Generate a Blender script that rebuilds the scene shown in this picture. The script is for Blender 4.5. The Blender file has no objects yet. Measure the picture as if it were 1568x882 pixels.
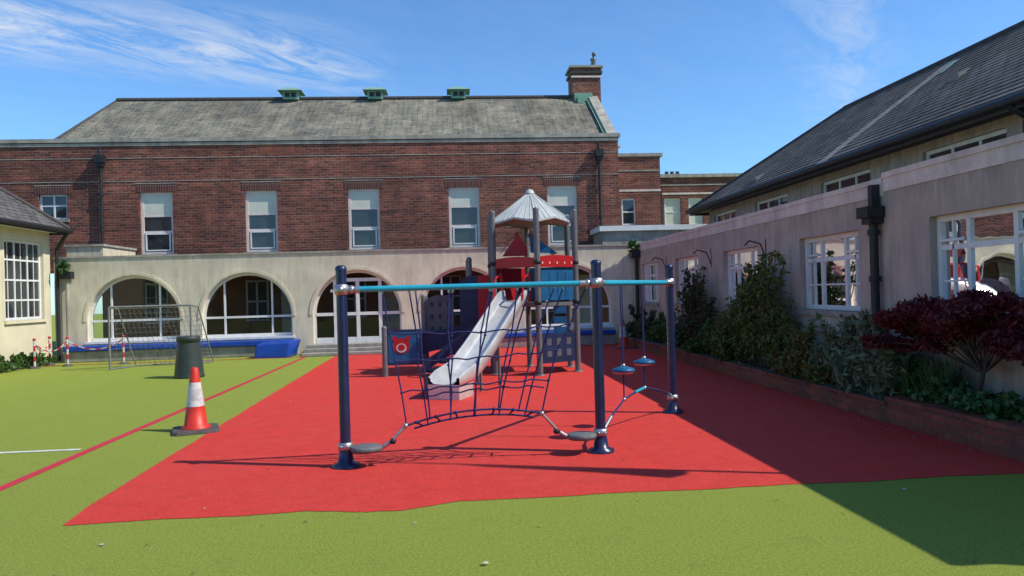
import bpy, math, random
from mathutils import Vector, Matrix
random.seed(7)
S = bpy.context.scene

# ---------------------------------------------------------------- materials
def newmat(name):
    m = bpy.data.materials.new(name); m.use_nodes = True
    nt = m.node_tree
    return m, nt, nt.nodes['Principled BSDF']
def N(nt, t, **kw):
    n = nt.nodes.new(t)
    for k, v in kw.items(): setattr(n, k, v)
    return n
def ramp(nt, src, p0, p1, c0=(0,0,0,1), c1=(1,1,1,1)):
    r = N(nt, 'ShaderNodeValToRGB'); e = r.color_ramp.elements
    e[0].position = p0; e[1].position = p1; e[0].color = c0; e[1].color = c1
    nt.links.new(src, r.inputs[0]); return r.outputs[0]
def mix(nt, fac, a, b, mode='MIX'):
    m = N(nt, 'ShaderNodeMixRGB', blend_type=mode)
    for i, v in enumerate((fac, a, b)):
        if hasattr(v, 'links') or hasattr(v, 'is_linked'): nt.links.new(v, m.inputs[i])
        elif i == 0: m.inputs[0].default_value = v
        else: m.inputs[i].default_value = (*v, 1)
    return m.outputs[0]
def pos(nt):
    return N(nt, 'ShaderNodeNewGeometry').outputs['Position']
def scaled(nt, src, s):
    m = N(nt, 'ShaderNodeVectorMath', operation='MULTIPLY'); nt.links.new(src, m.inputs[0])
    m.inputs[1].default_value = s; return m.outputs[0]
def noise(nt, vec, scale, detail=4, rough=.55):
    n = N(nt, 'ShaderNodeTexNoise'); nt.links.new(vec, n.inputs['Vector'])
    n.inputs['Scale'].default_value = scale; n.inputs['Detail'].default_value = detail
    n.inputs['Roughness'].default_value = rough; return n.outputs['Fac']
def bump(nt, b, h, strength, dist):
    n = N(nt, 'ShaderNodeBump'); n.inputs['Strength'].default_value = strength
    n.inputs['Distance'].default_value = dist
    nt.links.new(h, n.inputs['Height']); nt.links.new(n.outputs[0], b.inputs['Normal'])
def pm(name, c1, c2=None, scale=4, rough=.7, bs=0, bscale=60, bdist=.01, metal=0, spec=.4, fine=.25, grime=None, gcol=(.08,.075,.07), gz=None, coat=0):
    m, nt, b = newmat(name)
    if c2 is None: c2 = tuple(x*.78 for x in c1)
    p = pos(nt)
    c = mix(nt, ramp(nt, noise(nt, p, scale, 6), .35, .65), c1, c2)
    if fine:
        f = noise(nt, p, bscale, 3, .7)
        c = mix(nt, fine, c, ramp(nt, f, .3, .7, (.25,.25,.25,1), (1,1,1,1)), 'MULTIPLY')
    if grime:
        st = noise(nt, scaled(nt, p, (2.2, 2.2, .35)), 2.2, 7, .65)
        g = ramp(nt, st, .45, .75)
        if gz:
            sx = N(nt, 'ShaderNodeSeparateXYZ'); nt.links.new(p, sx.inputs[0])
            mr = N(nt, 'ShaderNodeMapRange'); nt.links.new(sx.outputs[2], mr.inputs[0])
            mr.inputs[1].default_value = gz[0]; mr.inputs[2].default_value = gz[1]
            mr.inputs[3].default_value = .0; mr.inputs[4].default_value = 1.0
            st2 = noise(nt, scaled(nt, p, (3, 3, .5)), 3, 6, .7)
            ad = N(nt, 'ShaderNodeMath', operation='MULTIPLY'); nt.links.new(mr.outputs[0], ad.inputs[0]); nt.links.new(ramp(nt, st2, .3, .6), ad.inputs[1])
            mx = N(nt, 'ShaderNodeMath', operation='MAXIMUM'); nt.links.new(g, mx.inputs[0]); nt.links.new(ad.outputs[0], mx.inputs[1]); g = mx.outputs[0]
        gm = N(nt, 'ShaderNodeMath', operation='MULTIPLY'); nt.links.new(g, gm.inputs[0]); gm.inputs[1].default_value = grime
        c = mix(nt, gm.outputs[0], c, gcol)
    nt.links.new(c, b.inputs['Base Color'])
    b.inputs['Roughness'].default_value = rough; b.inputs['Metallic'].default_value = metal
    b.inputs['Specular IOR Level'].default_value = spec
    if coat: b.inputs['Coat Weight'].default_value = coat
    if bs: bump(nt, b, noise(nt, p, bscale, 4, .6), bs, bdist)
    return m
def brick(name, c1, c2, mortar, bw, bh, ms, axis='xy', zs=1, stain=None, sf=.5, rough=.85, off=.5, bias=0, bs=.5, patch=None, stv=(1.6,1.6,.5), course=0, big=0):
    m, nt, b = newmat(name); p = pos(nt)
    sx = N(nt, 'ShaderNodeSeparateXYZ'); nt.links.new(p, sx.inputs[0])
    ad = N(nt, 'ShaderNodeMath', operation='ADD')
    if axis in ('xy', 'x'): nt.links.new(sx.outputs[0], ad.inputs[0])
    else: ad.inputs[0].default_value = 0
    if axis in ('xy', 'y'): nt.links.new(sx.outputs[1], ad.inputs[1])
    else: ad.inputs[1].default_value = 0
    mz = N(nt, 'ShaderNodeMath', operation='MULTIPLY'); nt.links.new(sx.outputs[2], mz.inputs[0]); mz.inputs[1].default_value = zs
    cb = N(nt, 'ShaderNodeCombineXYZ'); nt.links.new(ad.outputs[0], cb.inputs[0]); nt.links.new(mz.outputs[0], cb.inputs[1])
    t = N(nt, 'ShaderNodeTexBrick'); nt.links.new(cb.outputs[0], t.inputs['Vector'])
    t.offset = off
    t.inputs['Color1'].default_value = (*c1, 1); t.inputs['Color2'].default_value = (*c2, 1); t.inputs['Mortar'].default_value = (*mortar, 1)
    t.inputs['Scale'].default_value = 1; t.inputs['Brick Width'].default_value = bw; t.inputs['Row Height'].default_value = bh
    t.inputs['Mortar Size'].default_value = ms; t.inputs['Bias'].default_value = bias; t.inputs['Mortar Smooth'].default_value = .2
    c = t.outputs['Color']
    if stain:
        st = noise(nt, scaled(nt, p, stv), 1.3, 8, .65)
        g = N(nt, 'ShaderNodeMath', operation='MULTIPLY'); nt.links.new(ramp(nt, st, .42, .66), g.inputs[0]); g.inputs[1].default_value = sf
        c = mix(nt, g.outputs[0], c, stain)
    if patch:
        st = noise(nt, scaled(nt, p, (1,1,2.2)), 7, 5, .75)
        g = N(nt, 'ShaderNodeMath', operation='MULTIPLY'); nt.links.new(ramp(nt, st, .54, .68), g.inputs[0]); g.inputs[1].default_value = .6
        c = mix(nt, g.outputs[0], c, patch)
    if course:
        c = mix(nt, course, c, ramp(nt, noise(nt, scaled(nt, p, (.5,.5,9)), 1.6, 4, .8), .38, .62, (.45,.43,.42,1), (1.2,1.17,1.12,1)), 'MULTIPLY')
    if big:
        c = mix(nt, big, c, ramp(nt, noise(nt, p, .55, 5, .6), .38, .62, (.6,.58,.6,1), (1.12,1.1,1.08,1)), 'MULTIPLY')
    c = mix(nt, .5, c, ramp(nt, noise(nt, p, 22, 4, .75), .32, .68, (.35,.35,.35,1), (1.25,1.25,1.25,1)), 'MULTIPLY')
    nt.links.new(c, b.inputs['Base Color']); b.inputs['Roughness'].default_value = rough
    b.inputs['Specular IOR Level'].default_value = .25
    inv = N(nt, 'ShaderNodeMath', operation='SUBTRACT'); inv.inputs[0].default_value = 1; nt.links.new(t.outputs['Fac'], inv.inputs[1])
    bump(nt, b, inv.outputs[0], bs, .01)
    return m
def glassmat(name, tint=(.8,.84,.84), ior=1.42):
    m, nt, b = newmat(name); nt.nodes.remove(b)
    out = nt.nodes['Material Output']
    tr = N(nt, 'ShaderNodeBsdfTransparent'); tr.inputs[0].default_value = (*tint, 1)
    gl = N(nt, 'ShaderNodeBsdfGlossy'); gl.inputs['Roughness'].default_value = .015; gl.inputs[0].default_value = (.95,.97,1,1)
    fr = N(nt, 'ShaderNodeFresnel'); fr.inputs[0].default_value = ior
    nb = N(nt, 'ShaderNodeBump'); nb.inputs['Strength'].default_value = .06; nb.inputs['Distance'].default_value = .05
    nt.links.new(noise(nt, pos(nt), 1.5, 2), nb.inputs['Height']); nt.links.new(nb.outputs[0], gl.inputs['Normal'])
    mx = N(nt, 'ShaderNodeMixShader'); nt.links.new(fr.outputs[0], mx.inputs[0]); nt.links.new(tr.outputs[0], mx.inputs[1]); nt.links.new(gl.outputs[0], mx.inputs[2])
    nt.links.new(mx.outputs[0], out.inputs[0]); return m

def turfmat():
    m, nt, b = newmat('artificial_turf'); p = pos(nt)
    f = noise(nt, p, 140, 3, .85)
    c = mix(nt, ramp(nt, f, .38, .62), (.085,.135,.013), (.42,.49,.085))
    lg = ramp(nt, noise(nt, p, .7, 6, .6), .35, .7)
    c = mix(nt, lg, c, mix(nt, .55, c, (.30,.34,.06)))
    pt = ramp(nt, noise(nt, scaled(nt, p, (1, 1.6, 1)), 2.6, 7, .7), .56, .8)
    g = N(nt, 'ShaderNodeMath', operation='MULTIPLY'); nt.links.new(pt, g.inputs[0]); g.inputs[1].default_value = .5
    c = mix(nt, g.outputs[0], c, (.19,.175,.05))
    c = mix(nt, .75, c, ramp(nt, noise(nt, p, 45, 6, .85), .38, .62, (.55,.57,.48,1), (1.2,1.2,1.12,1)), 'MULTIPLY')
    nt.links.new(c, b.inputs['Base Color']); b.inputs['Roughness'].default_value = .85; b.inputs['Specular IOR Level'].default_value = .2
    bump(nt, b, f, .8, .015)
    return m
def redmat():
    m, nt, b = newmat('red_rubber_surface'); p = pos(nt)
    f = noise(nt, p, 120, 3, .85)
    c = mix(nt, ramp(nt, f, .38, .62), (.43,.022,.018), (.78,.068,.052))
    c = mix(nt, ramp(nt, noise(nt, p, .9, 6, .65), .4, .75), c, mix(nt, .5, c, (.58,.068,.056)))
    c = mix(nt, .5, c, ramp(nt, noise(nt, p, 5, 7, .75), .35, .65, (.74,.71,.71,1), (1.08,1.08,1.08,1)), 'MULTIPLY')
    nt.links.new(c, b.inputs['Base Color']); b.inputs['Roughness'].default_value = .8; b.inputs['Specular IOR Level'].default_value = .2
    bump(nt, b, f, .7, .012)
    return m
def leafmat(name, c1, c2, c3=None, p3=.62):
    m, nt, b = newmat(name); p = pos(nt)
    c = mix(nt, ramp(nt, noise(nt, p, 22, 2, .8), .38, .62), c1, c2)
    if c3: c = mix(nt, ramp(nt, noise(nt, p, 38, 1), p3, p3+.03), c, c3)
    nt.links.new(c, b.inputs['Base Color']); b.inputs['Roughness'].default_value = .45
    b.inputs['Specular IOR Level'].default_value = .35
    out = nt.nodes['Material Output']; tl = N(nt,'ShaderNodeBsdfTranslucent'); nt.links.new(c, tl.inputs[0])
    mx = N(nt,'ShaderNodeMixShader'); mx.inputs[0].default_value=.3; nt.links.new(b.outputs[0],mx.inputs[1]); nt.links.new(tl.outputs[0],mx.inputs[2]); nt.links.new(mx.outputs[0],out.inputs[0])
    return m

M = {}
M['turf'] = turfmat(); M['red'] = redmat()
M['line_red'] = pm('painted_line_red', (.58,.025,.06), (.45,.022,.045), 8, .85, .5, 150)
M['line_white'] = pm('painted_line_white', (.72,.74,.68), (.5,.55,.42), 8, .85, .5, 150)
M['brick'] = brick('brown_brick', (.38,.115,.07), (.15,.052,.042), (.29,.22,.18), .235, .084, .010, 'xy', stain=(.105,.052,.045), sf=.55, patch=(.40,.18,.125), course=.7, big=.65)
M['soldier'] = brick('soldier_course_brick', (.15,.048,.037), (.09,.033,.03), (.2,.16,.14), .078, .28, .009, 'xy', off=0)
M['planter_brick'] = brick('planter_brick', (.36,.10,.06), (.22,.065,.043), (.15,.11,.09), .235, .08, .007, 'xy', stain=(.12,.07,.05), sf=.5, big=.4)
M['slate_back'] = brick('weathered_slate', (.25,.24,.19), (.13,.13,.112), (.05,.05,.045), .36, .13, .014, 'x', 1.9, stain=(.36,.32,.23), sf=.7, bias=-.1, stv=(2.8,1,.4), big=.8, patch=(.09,.09,.085))
M['slate_right'] = brick('dark_slate', (.165,.152,.145), (.09,.085,.083), (.03,.03,.03), .3, .17, .018, 'y', 1.7, stain=(.21,.19,.165), sf=.5, big=.6)
M['slate_worn'] = brick('worn_slate', (.36,.34,.32), (.25,.24,.23), (.12,.12,.12), .3, .17, .012, 'y', 1.7, stain=(.2,.19,.17), sf=.6)
M['cream'] = pm('cream_render', (.82,.74,.55), (.68,.61,.46), 1.6, .85, .25, 50, grime=.55, gcol=(.30,.26,.20), gz=(2.25,2.95), fine=.25)
M['cream_bright'] = pm('cream_render_clean', (.76,.69,.48), (.66,.60,.43), 2, .85, .2, 50, grime=.22, gcol=(.35,.32,.24))
M['stucco'] = pm('grey_pink_stucco', (.64,.51,.42), (.49,.40,.34), 1.7, .9, .4, 70, grime=.68, gcol=(.20,.172,.15), gz=(1.9,2.85), fine=.3)
M['coping'] = pm('stone_coping', (.80,.67,.59), (.62,.52,.46), 3, .85, .3, 40, grime=.42, gcol=(.22,.19,.17))
M['stone'] = pm('grey_stone', (.46,.435,.36), (.29,.275,.24), 3, .85, .3, 40, grime=.5)
M['concrete'] = pm('concrete', (.40,.37,.32), (.27,.255,.23), 5, .9, .3, 60, grime=.4)
M['roofing'] = pm('flat_roof_felt', (.16,.155,.15), (.11,.11,.105), 3, .95)
M['white'] = pm('white_frame_paint', (.80,.80,.78), (.70,.70,.68), 6, .35, fine=.08)
M['offwhite'] = pm('pinkish_white_paint', (.78,.68,.62), (.66,.58,.53), 6, .5, fine=.1)
M['blind'] = pm('window_blind', (.66,.67,.56), (.56,.58,.48), 1.5, .8, fine=.05)
M['darkglass'] = pm('dark_window_glass', (.02,.025,.028), (.04,.045,.05), 2, .04, spec=.8, fine=0)
M['glass'] = glassmat('window_glass')
M['black'] = pm('black_cast_iron', (.014,.014,.016), (.025,.025,.025), 10, .5)
M['fascia'] = pm('dark_fascia', (.03,.027,.026), (.045,.04,.04), 6, .6)
M['ridge'] = pm('ridge_tiles', (.075,.068,.065), (.05,.045,.045), 6, .8)
M['copper'] = pm('verdigris_copper', (.16,.36,.26), (.25,.42,.33), 6, .75, fine=.4)
M['lead'] = pm('lead_flashing', (.2,.2,.2), (.28,.28,.27), 6, .6)
M['beige'] = pm('interior_beige_wall', (.38,.19,.115), (.28,.14,.09), 1, .9)
M['inter'] = pm('interior_wall', (.2,.18,.17), (.15,.14,.13), 1, .9)
M['soil'] = pm('soil', (.045,.032,.022), (.025,.018,.013), 12, .95, .6, 60)
M['navy'] = pm('navy_powder_coat', (.018,.024,.082), (.013,.018,.06), 8, .32, fine=.1, coat=.2)
M['navyrope'] = pm('navy_rope', (.014,.022,.13), (.010,.015,.085), 80, .7, fine=.3)
M['turq'] = pm('turquoise_beam_paint', (.025,.36,.50), (.02,.31,.44), 8, .35, fine=.1)
M['chrome'] = pm('cast_aluminium', (.5,.5,.51), (.36,.36,.37), 20, .38, metal=.8, fine=.15)
M['padgrey'] = pm('rubber_pad', (.16,.17,.17), (.10,.105,.11), 20, .6, .3, 120)
M['postgrey'] = pm('grey_post_paint', (.16,.16,.165), (.12,.122,.13), 8, .4, fine=.1)
M['panelred'] = pm('red_plastic_panel', (.46,.012,.018), (.36,.01,.014), 5, .4, fine=.1)
M['panelblue'] = pm('blue_plastic_panel', (.012,.115,.26), (.010,.085,.20), 5, .4, fine=.1)
M['panelnavy'] = pm('navy_plastic_panel', (.018,.03,.085), (.013,.022,.065), 5, .45, fine=.1)
M['panelgrey'] = pm('grey_climbing_panel', (.11,.115,.13), (.08,.08,.09), 5, .6)
M['roofgrey'] = pm('light_grey_canopy', (.50,.52,.50), (.41,.43,.41), 3, .45, fine=.1)
M['steel'] = pm('slide_steel', (.66,.66,.65), (.50,.50,.50), 3, .3, metal=.4, fine=.15)
M['orange'] = pm('cone_red_orange', (.68,.04,.02), (.52,.03,.015), 6, .45, fine=.18)
M['sleeve'] = pm('reflective_sleeve', (.70,.70,.68), (.45,.45,.44), 12, .4, fine=.25)
M['rubber'] = pm('black_rubber', (.07,.06,.058), (.11,.09,.085), 10, .7)
M['bin'] = pm('dark_green_plastic', (.032,.045,.042), (.045,.058,.054), 5, .5)
M['netgrey'] = pm('goal_net', (.2,.21,.2), None, 8, .8)
M['bluemat'] = pm('blue_vinyl', (.010,.07,.42), (.01,.05,.32), 3, .4, fine=.12)
M['barred'] = pm('barrier_red', (.55,.02,.03), None, 8, .5)
M['bark'] = pm('bark', (.10,.07,.05), (.06,.045,.035), 20, .9, .6, 50)
M['litter'] = pm('pale_debris', (.6,.57,.5), (.4,.37,.3), 20, .8)
M['deadleaf'] = pm('dead_leaf', (.16,.10,.05), (.09,.06,.03), 20, .8)
M['yellow'] = pm('yellow_board', (.5,.4,.05)); M['green'] = pm('green_board', (.05,.25,.07))
M['l_olive'] = leafmat('leaf_olive', (.06,.09,.018), (.16,.18,.045))
M['l_green'] = leafmat('leaf_green', (.035,.08,.018), (.09,.17,.038))
M['l_pale'] = leafmat('leaf_pale', (.10,.14,.07), (.22,.26,.15))
M['l_flower'] = leafmat('leaf_with_red_flowers', (.05,.10,.02), (.12,.18,.04), (.60,.07,.02), .60)
M['l_maple'] = leafmat('leaf_maple_red', (.065,.009,.015), (.19,.026,.035))
M['l_dark'] = leafmat('leaf_dark', (.035,.06,.025), (.08,.10,.045), (.22,.05,.05), .64)
M['l_ivy'] = leafmat('leaf_ivy', (.035,.09,.025), (.09,.19,.06))

# ---------------------------------------------------------------- mesh helper
class MB:
    def __init__(s): s.v = []; s.f = []; s.m = []; s.mats = []; s.sm = []
    def mi(s, k):
        if k not in s.mats: s.mats.append(k)
        return s.mats.index(k)
    def face(s, pts, k, smooth=False):
        b = len(s.v); s.v += [tuple(p) for p in pts]; s.f.append(tuple(range(b, b+len(pts)))); s.m.append(s.mi(k)); s.sm.append(smooth)
    def mesh(s, vs, fs, k, smooth=False):
        b = len(s.v); s.v += [tuple(p) for p in vs]; i = s.mi(k)
        for f in fs: s.f.append(tuple(b+j for j in f)); s.m.append(i); s.sm.append(smooth)
    def box(s, x0, x1, y0, y1, z0, z1, k):
        x0, x1 = sorted((x0, x1)); y0, y1 = sorted((y0, y1)); z0, z1 = sorted((z0, z1))
        vs = [(x0,y0,z0),(x1,y0,z0),(x1,y1,z0),(x0,y1,z0),(x0,y0,z1),(x1,y0,z1),(x1,y1,z1),(x0,y1,z1)]
        s.mesh(vs, [(0,3,2,1),(4,5,6,7),(0,1,5,4),(1,2,6,5),(2,3,7,6),(3,0,4,7)], k)
    def abox(s, ax, a0, a1, n0, n1, z0, z1, k):
        if ax == 'y': s.box(a0, a1, n0, n1, z0, z1, k)
        else: s.box(n0, n1, a0, a1, z0, z1, k)
    def cyl(s, p0, p1, r0, k, r1=None, n=12, caps=True):
        r1 = r0 if r1 is None else r1
        p0 = Vector(p0); p1 = Vector(p1); d = (p1-p0).normalized()
        a = d.orthogonal().normalized(); b = d.cross(a)
        vs = []
        for p, r in ((p0, r0), (p1, r1)):
            for i in range(n):
                t = 2*math.pi*i/n; vs.append(p + a*math.cos(t)*r + b*math.sin(t)*r)
        s.mesh(vs, [(i, (i+1) % n, n+(i+1) % n, n+i) for i in range(n)], k, True)
        if caps:
            s.face([vs[i] for i in range(n-1, -1, -1)], k); s.face([vs[n+i] for i in range(n)], k)
    def tube(s, pts, r, k, n=6):
        for a, b in zip(pts[:-1], pts[1:]): s.cyl(a, b, r, k, n=n, caps=False)
    def revolve(s, c, prof, k, n=24, sx=1, sy=1):
        vs = []
        for r, z in prof:
            for i in range(n):
                t = 2*math.pi*i/n; vs.append((c[0]+r*sx*math.cos(t), c[1]+r*sy*math.sin(t), c[2]+z))
        fs = [(j*n+i, j*n+(i+1) % n, (j+1)*n+(i+1) % n, (j+1)*n+i) for j in range(len(prof)-1) for i in range(n)]
        s.mesh(vs, fs, k, True)
    def sphere(s, c, r, k, sz=1):
        prof = [(max(.0005, r*math.cos(t)), r*sz*math.sin(t)) for t in [-math.pi/2+math.pi*i/8 for i in range(9)]]
        s.revolve(c, prof, k, 14)
    def obj(s, name, parent=None, bevel=0):
        me = bpy.data.meshes.new(name); me.from_pydata(s.v, [], s.f)
        for k in s.mats: me.materials.append(M[k])
        me.polygons.foreach_set('material_index', s.m); me.polygons.foreach_set('use_smooth', s.sm)
        me.update()
        o = bpy.data.objects.new(name, me); S.collection.objects.link(o)
        if parent: o.parent = parent
        if bevel:
            md = o.modifiers.new('bevel', 'BEVEL'); md.width = bevel; md.segments = 2; md.limit_method = 'ANGLE'
        return o
def empty(name, loc=(0,0,0)):
    e = bpy.data.objects.new(name, None); S.collection.objects.link(e); e.empty_display_size = .3
    return e
def wall(mb, ax, n0, n1, a0, a1, z0, z1, holes, k):
    cur = a0
    for (h0, h1, zb, zt) in sorted(holes):
        if h0 > cur: mb.abox(ax, cur, h0, n0, n1, z0, z1, k)
        if zb > z0: mb.abox(ax, h0, h1, n0, n1, z0, zb, k)
        if zt < z1: mb.abox(ax, h0, h1, n0, n1, zt, z1, k)
        cur = h1
    if cur < a1: mb.abox(ax, cur, a1, n0, n1, z0, z1, k)
def window(fr, gl, ax, n, inw, a0, a1, z0, z1, vs, hs, fw=.06, bw=.035, k='white', gk='glass', dep=.06):
    n1 = n + dep*inw
    fr.abox(ax, a0, a0+fw, n, n1, z0, z1, k); fr.abox(ax, a1-fw, a1, n, n1, z0, z1, k)
    fr.abox(ax, a0+fw, a1-fw, n, n1, z0, z0+fw, k); fr.abox(ax, a0+fw, a1-fw, n, n1, z1-fw, z1, k)
    for f in vs:
        c = a0+(a1-a0)*f; fr.abox(ax, c-bw/2, c+bw/2, n+.006*inw, n1-.006*inw, z0+fw, z1-fw, k)
    for f in hs:
        c = z0+(z1-z0)*f; fr.abox(ax, a0+fw, a1-fw, n+.01*inw, n1-.01*inw, c-bw/2, c+bw/2, k)
    m = n+dep*.5*inw
    pts = [(a0+fw, z0+fw), (a1-fw, z0+fw), (a1-fw, z1-fw), (a0+fw, z1-fw)]
    if ax == 'y': gl.face([(a, m, z) for a, z in pts], gk)
    else: gl.face([(m, a, z) for a, z in pts], gk)

# ---------------------------------------------------------------- ground
g = MB(); g.face([(-120,-120,0),(120,-120,0),(120,120,0),(-120,120,0)], 'turf'); g.obj('ground')
g = MB()
edge0 = [(-2.85,5.60),(-2.2,5.64),(-1.6,5.62),(-1.15,5.66),(-.95,5.62),(-.75,5.56),(-.42,5.55),(-.2,5.63),(.0,5.72),(.35,5.71),(.8,5.70),(1.3,5.73),(1.9,5.69),(2.6,5.72),(3.3,5.69),(4.0,5.72),(4.86,5.68)]
edge = []
for (xa,ya),(xb,yb_) in zip(edge0[:-1],edge0[1:]):
    for q in range(4):
        t=q/4; edge.append((xa+(xb-xa)*t, ya+(yb_-ya)*t+random.uniform(-.008,.008)))
edge.append(edge0[-1])
lft = [(-3.2,20.4)]
for k in range(1,30):
    t=k/30; lft.append((-3.2+.3*t**1.1+random.uniform(-.008,.008), 20.4-14.8*t))
g.face([(x,y,.004) for x,y in edge] + [(4.86,21.4,.004),(-1.3,21.4,.004),(-1.3,20.3,.004)]+[(x,y,.004) for x,y in lft], 'red'); g.obj('red_play_surface')
g = MB(); g.box(-4.03,-3.94,2,20.3,.003,.008,'line_red'); g.box(-10.9,-3.94-.093,20.28,20.36,.003,.008,'line_red'); g.obj('painted_pitch_line')
g = MB(); g.box(-10.5,-4.12,8.45,8.52,.003,.008,'line_white'); g.obj('painted_pitch_line')

# ---------------------------------------------------------------- arcade building
arc = empty('arcade_building')
AY = 21.5; AT = 2.87
centers = [-8.9,-5.8,-2.72,.36,3.44]; R = 1.25; SP = 1.1
w = MB(); gl = MB(); fr = MB()
nseg = 28
def az(t): return SP + R*math.sqrt(max(0, 1-t*t))*.995
cur = -11.0
for ci, c in enumerate(centers):
    sill = .53 if ci != 2 else .27
    w.face([(cur,AY,0),(c-R,AY,0),(c-R,AY,AT),(cur,AY,AT)], 'cream')
    ts = [-math.cos(math.pi*i/nseg) for i in range(nseg+1)]
    for a, b in zip(ts[:-1], ts[1:]):
        xa, xb = c+a*R, c+b*R; za, zb = az(a), az(b)
        w.face([(xa,AY,0),(xb,AY,0),(xb,AY,sill),(xa,AY,sill)], 'cream')
        w.face([(xa,AY,za),(xb,AY,zb),(xb,AY,AT),(xa,AY,AT)], 'cream')
        w.face([(xa,AY,za),(xb,AY,zb),(xb,AY+.32,zb),(xa,AY+.32,za)], 'cream')
        def o(t, rr): return (c+t*(R+rr), SP+(R+rr)*math.sqrt(max(0,1-t*t)))
        (x1,z1),(x2,z2),(x3,z3),(x4,z4) = o(a,.02),o(b,.02),o(b,.10),o(a,.10)
        w.face([(x1,AY-.02,z1),(x2,AY-.02,z2),(x3,AY-.02,z3),(x4,AY-.02,z4)], 'cream')
        w.face([(x4,AY-.02,z4),(x3,AY-.02,z3),(x3,AY,z3),(x4,AY,z4)], 'cream')
        w.face([(x1,AY-.02,z1),(x2,AY-.02,z2),(x2,AY,z2),(x1,AY,z1)], 'cream')
        y0, y1 = AY+.17, AY+.23
        def q(t, rr): return (c+t*(R-rr), SP+(R-rr)*math.sqrt(max(0,1-t*t))*.995)
        (x1,z1),(x2,z2),(x3,z3),(x4,z4) = q(a,.0),q(b,.0),q(b,.06),q(a,.06)
        fr.face([(x1,y0,z1),(x2,y0,z2),(x3,y0,z3),(x4,y0,z4)], 'white')
        fr.face([(x4,y0,z4),(x3,y0,z3),(x3,y1,z3),(x4,y1,z4)], 'white')
        gl.face([(xa,AY+.2,sill),(xb,AY+.2,sill),(xb,AY+.2,zb),(xa,AY+.2,za)], 'glass')
    for sx in (-1, 1):
        x = c+sx*R
        w.face([(x,AY,sill),(x,AY+.32,sill),(x,AY+.32,SP),(x,AY,SP)], 'cream')
        fr.box(x-sx*.06, x, AY+.17, AY+.23, sill, SP, 'white')
    w.face([(c-R,AY,sill),(c+R,AY,sill),(c+R,AY+.32,sill),(c-R,AY+.32,sill)], 'concrete')
    if ci != 2:
        fr.box(c-R-.06, c+R+.06, AY-.05, AY+.15, sill-.06, sill+.003, 'white')
        for vx in (-.66, .66):
            zt = az(vx/R); fr.box(c+vx-.025, c+vx+.025, AY+.165, AY+.235, sill+.05, zt-.03, 'white')
        fr.box(c-R+.06, c+R-.06, AY+.16, AY+.24, sill+.003, sill+.09, 'white')
        fr.box(c-R+.06, c+R-.06, AY+.17, AY+.23, SP-.03, SP+.03, 'white')
    else:
        for vx in (-.64, 0, .64):
            fr.box(c+vx-.05, c+vx+.05, AY+.155, AY+.245, sill, 2.08, 'white')
        for z, hh in ((.34,.09),(1.1,.045),(2.08,.05),(1.78,.04)):
            fr.box(c-R*.62 if z > 1.5 else c-R+.06, c+R*.62 if z > 1.5 else c+R-.06, AY+.16, AY+.24, z-hh, z+hh, 'white')
    cur = c+R
w.face([(cur,AY,0),(5.5,AY,0),(5.5,AY,AT),(cur,AY,AT)], 'cream')
w.box(-11,5.5,AY-.03,AY+.3,AT,AT+.05,'stone')
w.face([(-11,AY+.3,AT-.1),(7.6,AY+.3,AT-.1),(7.6,24.5,AT-.02),(-11,24.5,AT-.02)],'roofing')
w.obj('arcade_wall', arc); fr.obj('window_frames', arc); gl.obj('window_glass', arc)
i = MB()
i.face([(-11,24.3,0),(5.5,24.3,0),(5.5,24.3,2.7),(-11,24.3,2.7)],'beige')
i.face([(-11,21.55,.02),(5.5,21.55,.02),(5.5,24.3,.02),(-11,24.3,.02)],'beige')
for c in centers:  # pale window and door shapes stand in for reflections in the arch glass
    i.box(c-.75,c-.05,24.2,24.28,.9,2.2,'white'); i.box(c-.69,c-.11,24.18,24.199,.96,2.14,'panelgrey'); i.box(c-.43,c-.37,24.16,24.179,.96,2.14,'white'); i.box(c-.69,c-.11,24.16,24.178,1.5,1.55,'white')
    i.box(c+.35,c+1.1,24.2,24.28,.1,2.1,'offwhite')
for c in (-7.35,-4.26,-1.18,1.9): i.box(c-.12,c+.12,22.3,22.6,.02,2.7,'offwhite')
i.obj('arcade_interior_and_reflections', arc)
l = MB(); l.box(4.75,8.0,22.9,24.4,2.9,3.42,'stone'); l.box(4.65,8.1,22.8,24.4,3.42,3.58,'white')
l.box(-11.0,-10.0,22.2,24.4,2.9,3.25,'cream'); l.box(-11.05,-9.95,22.15,24.4,3.25,3.31,'stone')
l.obj('roof_upstands', arc)
st = MB()
for k in range(3): st.box(-4.1,-1.35,20.35+.35*k,AY-.001,.09*k+.004,.09*(k+1),'concrete')
st.obj('stone_steps', None, .01)

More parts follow.
